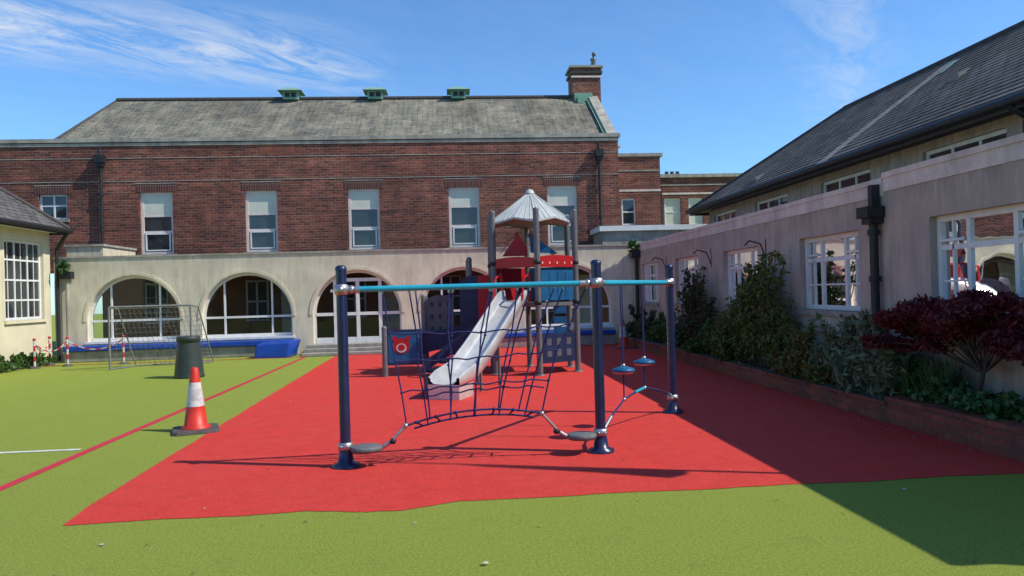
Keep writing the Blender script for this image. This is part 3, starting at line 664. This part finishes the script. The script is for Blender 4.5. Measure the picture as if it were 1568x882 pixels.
# ---------------------------------------------------------------- play tower with slide
pt = empty('play_tower_with_slide')
C = Vector((1.62,14.85,0)); HR=.93
hx = [C+Vector((HR*math.cos(math.radians(a)),HR*math.sin(math.radians(a)),0)) for a in (270,330,30,90,150,210)]
po = MB()
for P in hx:
    po.cyl(P,P+Vector((0,0,3.15)),.058,'postgrey',n=16); po.revolve(P+Vector((0,0,3.15)),[(.06,0),(.06,.02),(.0,.05)],'postgrey',16)
    po.revolve(P,[(.1,.004),(.1,.02),(.06,.03)],'postgrey',14)
    for z in (1.38,2.15): po.revolve(P+Vector((0,0,z)),[(.058,-.04),(.07,-.03),(.07,.03),(.058,.04)],'black',14)
for (x,y,z) in ((.36,15.0,2.28),(-.58,15.0,1.55),(-.58,15.9,1.55),(.36,15.9,2.28),(-1.35,14.7,.95)):
    po.cyl((x,y,0),(x,y,z),.055,'postgrey',n=14); po.sphere((x,y,z),.055,'postgrey')
po.obj('posts', pt)
rf = MB(); RR=.9
ap=C+Vector((0,0,3.62))
for k in range(6):
    for h in range(2):
        a0=math.radians(270+60*k+30*h); a1=math.radians(270+60*k+30*(h+1))
        def rim(a, even):
            r_=RR if even else RR*.90; z=2.95 if even else 3.04
            return C+Vector((r_*math.cos(a),r_*math.sin(a),z))
        A=rim(a0,h==0); B=rim(a1,h==1)
        at=ap+ (A-ap).normalized()*.07; bt=ap+(B-ap).normalized()*.07
        rf.face([A,B,bt,at],'roofgrey'); rf.face([A,B,B-Vector((0,0,.035)),A-Vector((0,0,.035))],'roofgrey')
        for q_ in (.25,.5,.75):
            m0=A+(B-A)*q_; rf.cyl(at+(bt-at)*q_,m0+Vector((0,0,.004)),.007,'roofgrey',n=5)
    a0=math.radians(270+60*k); A=C+Vector((RR*math.cos(a0),RR*math.sin(a0),2.96)); rf.cyl(ap,A,.014,'roofgrey',n=6)
rf.revolve(ap,[(.1,-.05),(.07,.02),(.0,.05)],'roofgrey',12)
rf.obj('canopy_roof', pt)
pa = MB()
def panel(A,B,z0,z1,k,th=.03,topcurve=0,inset=.07):
    d=(B-A); d.z=0; L=d.length; d.normalize(); nrm=Vector((d.y,-d.x,0)); A2=A+d*inset; L2=L-2*inset; K=12
    vs=[]
    for i in range(K+1):
        t=i/K; P=A2+d*L2*t; zt=z1+topcurve*4*t*(1-t)
        for o_ in (-th/2,th/2):
            q=P+nrm*o_; vs += [(q.x,q.y,z0),(q.x,q.y,zt)]
    fs=[]
    for i in range(K):
        b_=4*i; fs += [(b_,b_+4,b_+5,b_+1),(b_+2,b_+3,b_+7,b_+6),(b_+1,b_+5,b_+7,b_+3),(b_,b_+2,b_+6,b_+4)]
    fs += [(0,1,3,2),(4*K,4*K+2,4*K+3,4*K+1)]
    pa.mesh(vs,fs,k); return A2,d,L2,nrm
def onpanel(info,t0,t1,z0,z1,k,o=.02):
    A2,d,L2,nrm=info
    P=A2+d*L2*t0+nrm*o; Q=A2+d*L2*t1+nrm*o
    pa.face([(P.x,P.y,z0),(Q.x,Q.y,z0),(Q.x,Q.y,z1),(P.x,P.y,z1)],k)
F,R1,R2,Bk,L2_,L1=hx
pa.face([(p.x,p.y,1.38) for p in hx],'panelgrey'); pa.face([(p.x,p.y,1.31) for p in hx],'panelgrey')
for a,b in zip(hx,hx[1:]+hx[:1]): pa.face([(a.x,a.y,1.31),(b.x,b.y,1.31),(b.x,b.y,1.38),(a.x,a.y,1.38)],'postgrey')
i1=panel(F,R1,1.42,2.0,'panelblue'); i2=panel(F,R1,2.06,2.24,'panelred',.045,.05,-.04)
for t in (.15,.32,.5,.68,.85): onpanel(i2,t-.012,t+.012,2.12,2.16,'offwhite',.026)
for t in (.25,.5,.75): onpanel(i1,t-.01,t+.01,1.5,1.95,'panelnavy',.018)
panel(L1,F,2.06,2.22,'panelred',.045,.05,-.04)
panel(R1,R2,1.42,2.1,'panelblue'); panel(R2,Bk,1.42,2.1,'panelblue'); panel(Bk,L2_,1.42,2.1,'panelred')
i3=panel(F,R1,.22,.78,'panelnavy')
for t in (.2,.5,.8):
    for z in (.34,.56): onpanel(i3,t-.07,t+.07,z,z+.13,'panelgrey',.018)
panel(R1,R2,.22,.78,'panelnavy')
gz=2.78
pa.mesh([(1.3,14.5,gz),(1.3,15.3,gz),(.98,15.3,2.36),(.98,14.5,2.36),(1.34,14.5,gz-.03)],[(0,1,2,3)],'panelred')
pa.mesh([(1.0,14.48,2.3),(1.32,14.48,2.74),(1.5,14.48,2.45),(1.5,14.48,2.3)],[(0,1,2,3)],'panelred')
pa.mesh([(1.56,14.5,gz-.02),(1.56,15.3,gz-.02),(2.1,15.3,2.34),(2.1,14.5,2.34)],[(0,1,2,3)],'panelblue')
pa.mesh([(1.56,14.48,gz-.05),(1.56,14.48,2.36),(2.08,14.48,2.34)],[(0,1,2)],'panelblue')
pa.face([(1.3,14.5,gz),(1.3,15.3,gz),(1.5,15.3,2.5),(1.5,14.5,2.5)],'panelred')
for z in (1.3,1.1,.9): pa.box(1.95,2.2,14.2,14.25,z-.14,z,'panelblue')
pa.box(-.55,.8,14.95,15.95,.82,.88,'panelgrey')
q=panel(Vector((-.62,15.0,0)),Vector((.12,15.0,0)),.72,1.5,'panelgrey',.04,.08,.1)
for t in (.2,.5,.8):
    for z in (.85,1.1,1.35): onpanel(q,t-.05,t+.05,z,z+.09,'black',.024)
panel(Vector((.12,14.93,0)),Vector((.75,14.93,0)),.95,1.85,'panelnavy',.04,.1,.03); panel(Vector((.5,14.9,0)),Vector((.78,14.9,0)),1.0,1.95,'panelred',.04,.0,.02)
pa.mesh([(-.62,14.9,.42),(.42,14.9,.62),(.42,14.9,1.0),(-.62,14.9,.82)],[(0,1,2,3)],'panelnavy')
for k in range(4): pa.box(-.55+.26*k,-.3+.26*k,14.3,14.85,.16*k+.1,.16*k+.14,'panelnavy')
pa.mesh([(-.6,14.28,.1),(.5,14.28,.75),(.5,14.28,.95),(-.6,14.28,.32)],[(0,1,2,3)],'panelnavy')
q=panel(Vector((-1.35,14.7,0)),Vector((-.58,14.7,0)),.22,.92,'panelnavy',.04,0,.04)
onpanel(q,.05,.95,.27,.87,'panelblue',.023)
def disc(cx,cz,r,k,y):
    pa.face([(cx+r*math.cos(t*math.pi/9),y,cz+r*.9*math.sin(t*math.pi/9)) for t in range(18)],k)
disc(-1.02,.6,.17,'panelred',14.668); disc(-1.02,.56,.10,'sleeve',14.662); disc(-1.02,.57,.07,'panelred',14.658)
for s in (-1,1): disc(-1.02+.13*s,.75,.05,'panelred',14.664)
pa.obj('panels_and_decks', pt)
sd = MB(); T=Vector((1.22,14.15,0)); E=Vector((-.17,11.2,0)); dirv=(E-T).normalized(); side=Vector((-dirv.y,dirv.x,0)); Ls=(E-T).length
prof=[(0,1.42),(.06,1.41),(.12,1.34),(.2,1.20),(.3,1.03),(.4,.86),(.5,.69),(.6,.53),(.7,.38),(.78,.29),(.85,.25),(.93,.24),(1.0,.23)]
hw=.24; cross=[(-hw-.03,.0),(-hw-.03,.2),(-hw-.0,.22),(-hw+.02,.19),(-hw+.03,.05),(-hw+.08,.01),(0,.0),(hw-.08,.01),(hw-.03,.05),(hw-.02,.19),(hw,.22),(hw+.03,.2),(hw+.03,.0),(hw-.05,-.05),(-hw+.05,-.05)]
vs=[]
for t,z in prof:
    P=T+dirv*Ls*t
    hgt=1 if t<.9 else (1-(t-.9)*5)
    for cx,cz in cross: q=P+side*cx; vs.append((q.x,q.y,z+(cz*hgt if cz>.06 else cz)))
K=len(cross); fs=[(j*K+i,j*K+(i+1)%K,(j+1)*K+(i+1)%K,(j+1)*K+i) for j in range(len(prof)-1) for i in range(K)]
sd.mesh(vs,fs,'steel',True)
P0=T+dirv*Ls*.84; P1=E
for s in (-1,1):
    A=P0+side*(hw+.02)*s; B=P1+side*(hw+.02)*s
    sd.face([(A.x,A.y,.22),(B.x,B.y,.21),(B.x,B.y,.0),(A.x,A.y,.0)],'steel')
A=P1-side*(hw+.02); B=P1+side*(hw+.02); sd.face([(A.x,A.y,0),(B.x,B.y,0),(B.x,B.y,.23),(A.x,A.y,.23)],'steel')
for t,z in ((.45,.75),(.7,.36)):
    for s in (-.2,.2): q=T+dirv*Ls*t+side*s; sd.cyl((q.x,q.y,0),(q.x,q.y,z),.025,'postgrey')
for s in (-1,1):
    q=T+side*(hw+.05)*s; pts=[(q.x,q.y,1.4),(q.x,q.y,1.95),(q.x+dirv.x*.35,q.y+dirv.y*.35,1.85),(q.x+dirv.x*.45,q.y+dirv.y*.45,1.45)]
    sd.tube(pts,.02,'panelred',8)
sd.obj('slide', pt)

# ---------------------------------------------------------------- traffic cones
def cone(x,y,z=0,s=1):
    c=MB()
    a=.27*s
    c.mesh([(-a*.8,-a,0),(a*.8,-a,0),(a,-a*.8,0),(a,a*.8,0),(a*.8,a,0),(-a*.8,a,0),(-a,a*.8,0),(-a,-a*.8,0)]+[(-a*.78,-a*.96,.035*s),(a*.78,-a*.96,.035*s),(a*.96,-a*.78,.035*s),(a*.96,a*.78,.035*s),(a*.78,a*.96,.035*s),(-a*.78,a*.96,.035*s),(-a*.96,a*.78,.035*s),(-a*.96,-a*.78,.035*s)],
        [tuple(range(8,16))]+[(i,(i+1)%8,8+(i+1)%8,8+i) for i in range(8)],'rubber')
    c.revolve((0,0,.035*s),[(.17*s,0),(.165*s,.025*s),(.135*s,.04*s),(.105*s,.27*s)],'orange',28)
    c.revolve((0,0,.305*s),[(.107*s,0),(.068*s,.29*s)],'sleeve',28)
    c.revolve((0,0,.595*s),[(.067*s,0),(.042*s,.17*s),(.036*s,.18*s),(.028*s,.18*s),(.026*s,.1*s)],'orange',28)
    o=c.obj('traffic_cone'); o.location=(x,y,z+.006); o.rotation_euler=(0,0,.35); return o
cone(-3.18,9.38); cone(4.55,19.6)
c=MB()
prof=[(.0,.005),(.30,.005),(.305,.02)]
for j in range(11):
    z=.06+.062*j; r_=.298-.085*(z/.75); prof += [(r_+.004,z),(r_-.004,z+.03),(r_-.003,z+.05)]
prof += [(.225,.76),(.238,.765),(.235,.85),(.22,.865),(.2,.86),(.0,.86)]
c.revolve((0,0,0),prof,'bin',26)
o=c.obj('upturned_barrel_bin'); o.location=(-5.53,16.0,0)

gd=MB(); A=Vector((-8.19,18.4,0)); B=Vector((-6.5,19.0,0)); h=1.5; bd=Vector((.25,.75,0)).normalized()*.85
for P in (A,B): gd.cyl(P,P+Vector((0,0,h)),.025,'netgrey')
gd.cyl(up(A,h),up(B,h),.025,'netgrey')
for P in (A,B):
    gd.cyl(P+Vector((0,0,.02)),P+bd+Vector((0,0,.02)),.02,'netgrey'); gd.tube([up(P,h),up(P+bd*.35,h-.05),P+bd+Vector((0,0,.02))],.018,'netgrey')
gd.cyl(A+bd+Vector((0,0,.02)),B+bd+Vector((0,0,.02)),.02,'netgrey')
for i in range(17):
    t=i/16; a=A+(B-A)*t; gd.tube([up(a,h),up(a+bd*.35,h-.05),a+bd+Vector((0,0,.02))],.0045,'netgrey',4)
for j in range(12):
    t=j/12
    def side_(P):
        q0=up(P+bd*.35,h-.05); q1=P+bd+Vector((0,0,.02)); return q0+(q1-q0)*t
    gd.cyl(side_(A),side_(B),.0045,'netgrey',n=4,caps=False)
    for P in (A,B): gd.cyl(up(P,(h-.05)*(1-t)),side_(P),.0045,'netgrey',n=4,caps=False)
for P in (A,B):
    for k in (.25,.5,.75): gd.cyl(P+bd*k+Vector((0,0,.02)),up(P+bd*k,min(h-.03,(h-.05)*(1-max(0,k-.35)/.65))),.0045,'netgrey',n=4,caps=False)
gd.obj('football_goal')

c=MB(); c.box(-10.6,-4.35,21.05,AY-.052,.30,.44,'bluemat'); c.box(-10.6,-4.35,21.12,AY-.052,0,.30,'concrete'); c.obj('blue_padded_ledge',None,.02)
c=MB(); c.box(-1.2,4.7,21.1,AY-.052,.30,.42,'bluemat'); c.box(-1.2,4.7,21.15,AY-.052,0,.30,'concrete'); c.obj('blue_padded_ledge',None,.02)
c=MB(); vs=[(-5.35,20.35,0),(-4.45,20.3,0),(-4.35,20.95,0),(-5.35,20.98,0),(-5.3,20.4,.36),(-4.4,20.32,.40),(-4.2,20.95,.46),(-5.25,20.95,.42)]
c.mesh(vs,[(0,3,2,1),(4,5,6,7),(0,1,5,4),(1,2,6,5),(2,3,7,6),(3,0,4,7)],'bluemat'); c.obj('blue_storage_box',None,.03)
c=MB(); ps=[(-10.55,19.6),(-9.95,20.0),(-8.6,20.1),(-10.7,20.6)]
for x,y in ps:
    c.revolve((x,y,0),[(.13,.006),(.1,.05),(.0,.06)],'rubber',14)
    for k in range(5): c.cyl((x,y,.05+.13*k),(x,y,.05+.13*(k+1)),.028,'barred' if k%2 else 'sleeve')
    c.sphere((x,y,.73),.04,'barred')
for (a,b_) in ((0,1),(1,2),(0,3)):
    A=Vector((*ps[a],.66)); B=Vector((*ps[b_],.66)); pts=[A+(B-A)*(i/10)-Vector((0,0,.25*4*(i/10)*(1-i/10))) for i in range(11)]
    for k in range(10): c.cyl(pts[k],pts[k+1],.016,'barred' if k%2 else 'sleeve',n=6)
c.obj('chain_barrier')
c=MB(); random.seed(31)
def bit(x,y,s,k='litter'):
    pts=[(x+s*random.uniform(.6,1)*math.cos(t*1.05),y+s*random.uniform(.6,1)*math.sin(t*1.05),.008+random.uniform(0,s*.5)) for t in range(6)]
    c.face(pts,k)
for x,y,s in ((-2.35,5.1,.022),(.15,4.35,.025),(.55,5.0,.014),(1.35,5.5,.014),(3.4,5.4,.02),(-.3,5.2,.014)): bit(x,y,s)
for _ in range(55): bit(random.uniform(-10,4),random.uniform(3.5,20),random.uniform(.006,.014))
for _ in range(60): bit(random.uniform(-3.5,4.5),random.uniform(3.6,9),random.uniform(.006,.016),'deadleaf')
for _ in range(120): bit(4.84-abs(random.gauss(0,.12)),random.uniform(6,20),random.uniform(.008,.018),random.choice(('deadleaf','deadleaf','litter')))
c.obj('scattered_debris')

# ---------------------------------------------------------------- sky, sun, camera
W = bpy.data.worlds.new('World'); S.world = W; W.use_nodes = True; nt = W.node_tree
bg = nt.nodes['Background']
sky = N(nt,'ShaderNodeTexSky'); sky.sky_type='NISHITA'; sky.sun_disc=False
Ld = Vector((-.92,.30,-1)).normalized()
sky.sun_elevation = math.asin(-Ld.z); sky.sun_rotation = math.atan2(.92,-.30)
sky.altitude=0; sky.air_density=1.0; sky.dust_density=.2; sky.ozone_density=2.0
tc = N(nt,'ShaderNodeTexCoord'); sx = N(nt,'ShaderNodeSeparateXYZ'); nt.links.new(tc.outputs['Generated'],sx.inputs[0])
def mth(op,a,b=None,clamp=False):
    n_=N(nt,'ShaderNodeMath',operation=op); n_.use_clamp=clamp
    for i_,v_ in enumerate((a,b)):
        if v_ is None: continue
        if isinstance(v_,(int,float)): n_.inputs[i_].default_value=v_
        else: nt.links.new(v_,n_.inputs[i_])
    return n_.outputs[0]
zz=mth('MAXIMUM',sx.outputs[2],.03); px_=mth('DIVIDE',sx.outputs[0],zz); py_=mth('DIVIDE',sx.outputs[1],zz)
cb=N(nt,'ShaderNodeCombineXYZ'); nt.links.new(px_,cb.inputs[0]); nt.links.new(py_,cb.inputs[1])
mr_=N(nt,'ShaderNodeMapping'); nt.links.new(cb.outputs[0],mr_.inputs[0]); mr_.inputs['Rotation'].default_value=(0,0,-.9)
mp_=N(nt,'ShaderNodeMapping'); nt.links.new(mr_.outputs[0],mp_.inputs[0]); mp_.inputs['Scale'].default_value=(1.1,2.6,1)
nz=N(nt,'ShaderNodeTexNoise'); nt.links.new(mp_.outputs[0],nz.inputs['Vector']); nz.inputs['Scale'].default_value=2.0; nz.inputs['Detail'].default_value=11; nz.inputs['Roughness'].default_value=.70; nz.inputs['Distortion'].default_value=.7
wisp=ramp(nt,nz.outputs['Fac'],.40,.70)
t1=mth('ABSOLUTE',mth('SUBTRACT',mth('SUBTRACT',py_,mth('MULTIPLY',px_,.375)),3.4))
m1=mth('SUBTRACT',1,mth('DIVIDE',t1,.6),True); m1=mth('MULTIPLY',m1,mth('DIVIDE',mth('SUBTRACT',-.2,px_),.4,True),True)
t2=mth('ABSOLUTE',mth('SUBTRACT',px_,mth('MULTIPLY',py_,.56)))
m2=mth('MULTIPLY',mth('SUBTRACT',1,mth('DIVIDE',t2,.32),True),.35)
mm=mth('ADD',mth('MAXIMUM',m1,m2),.04,True)
fac=mth('MULTIPLY',wisp,mm,True)
skc=mix(nt,1.0,sky.outputs[0],(.82,1.24,1.62),'MULTIPLY')
col=mix(nt,fac,skc,(6.6,7.0,7.5))
nt.links.new(col,bg.inputs['Color']); bg.inputs['Strength'].default_value=.12

sl_=bpy.data.lights.new('sun','SUN'); sl_.energy=5.0; sl_.angle=math.radians(.5); sl_.color=(1,.94,.82)
so=bpy.data.objects.new('sun',sl_); S.collection.objects.link(so); so.rotation_euler=Ld.to_track_quat('-Z','Y').to_euler(); so.location=(20,-10,30)

cam=bpy.data.cameras.new('camera'); cam.lens=26.0; cam.sensor_width=36; cam.clip_end=500; cam.clip_start=.05
co=bpy.data.objects.new('camera',cam); S.collection.objects.link(co); S.camera=co
th=math.radians(4.64); pit=6/1133; rl=.028
fwd=Vector((math.sin(th)*math.cos(pit),math.cos(th)*math.cos(pit),math.sin(pit)))
r0=Vector((math.cos(th),-math.sin(th),0)); u0=r0.cross(fwd)
rr_=r0*math.cos(rl)-u0*math.sin(rl); uu=u0*math.cos(rl)+r0*math.sin(rl)
m3=Matrix((rr_,uu,-fwd)).transposed(); co.matrix_world=Matrix.Translation((0,0,1.6)) @ m3.to_4x4()
S.view_settings.view_transform='Standard'; S.view_settings.look='None'; S.view_settings.exposure=0
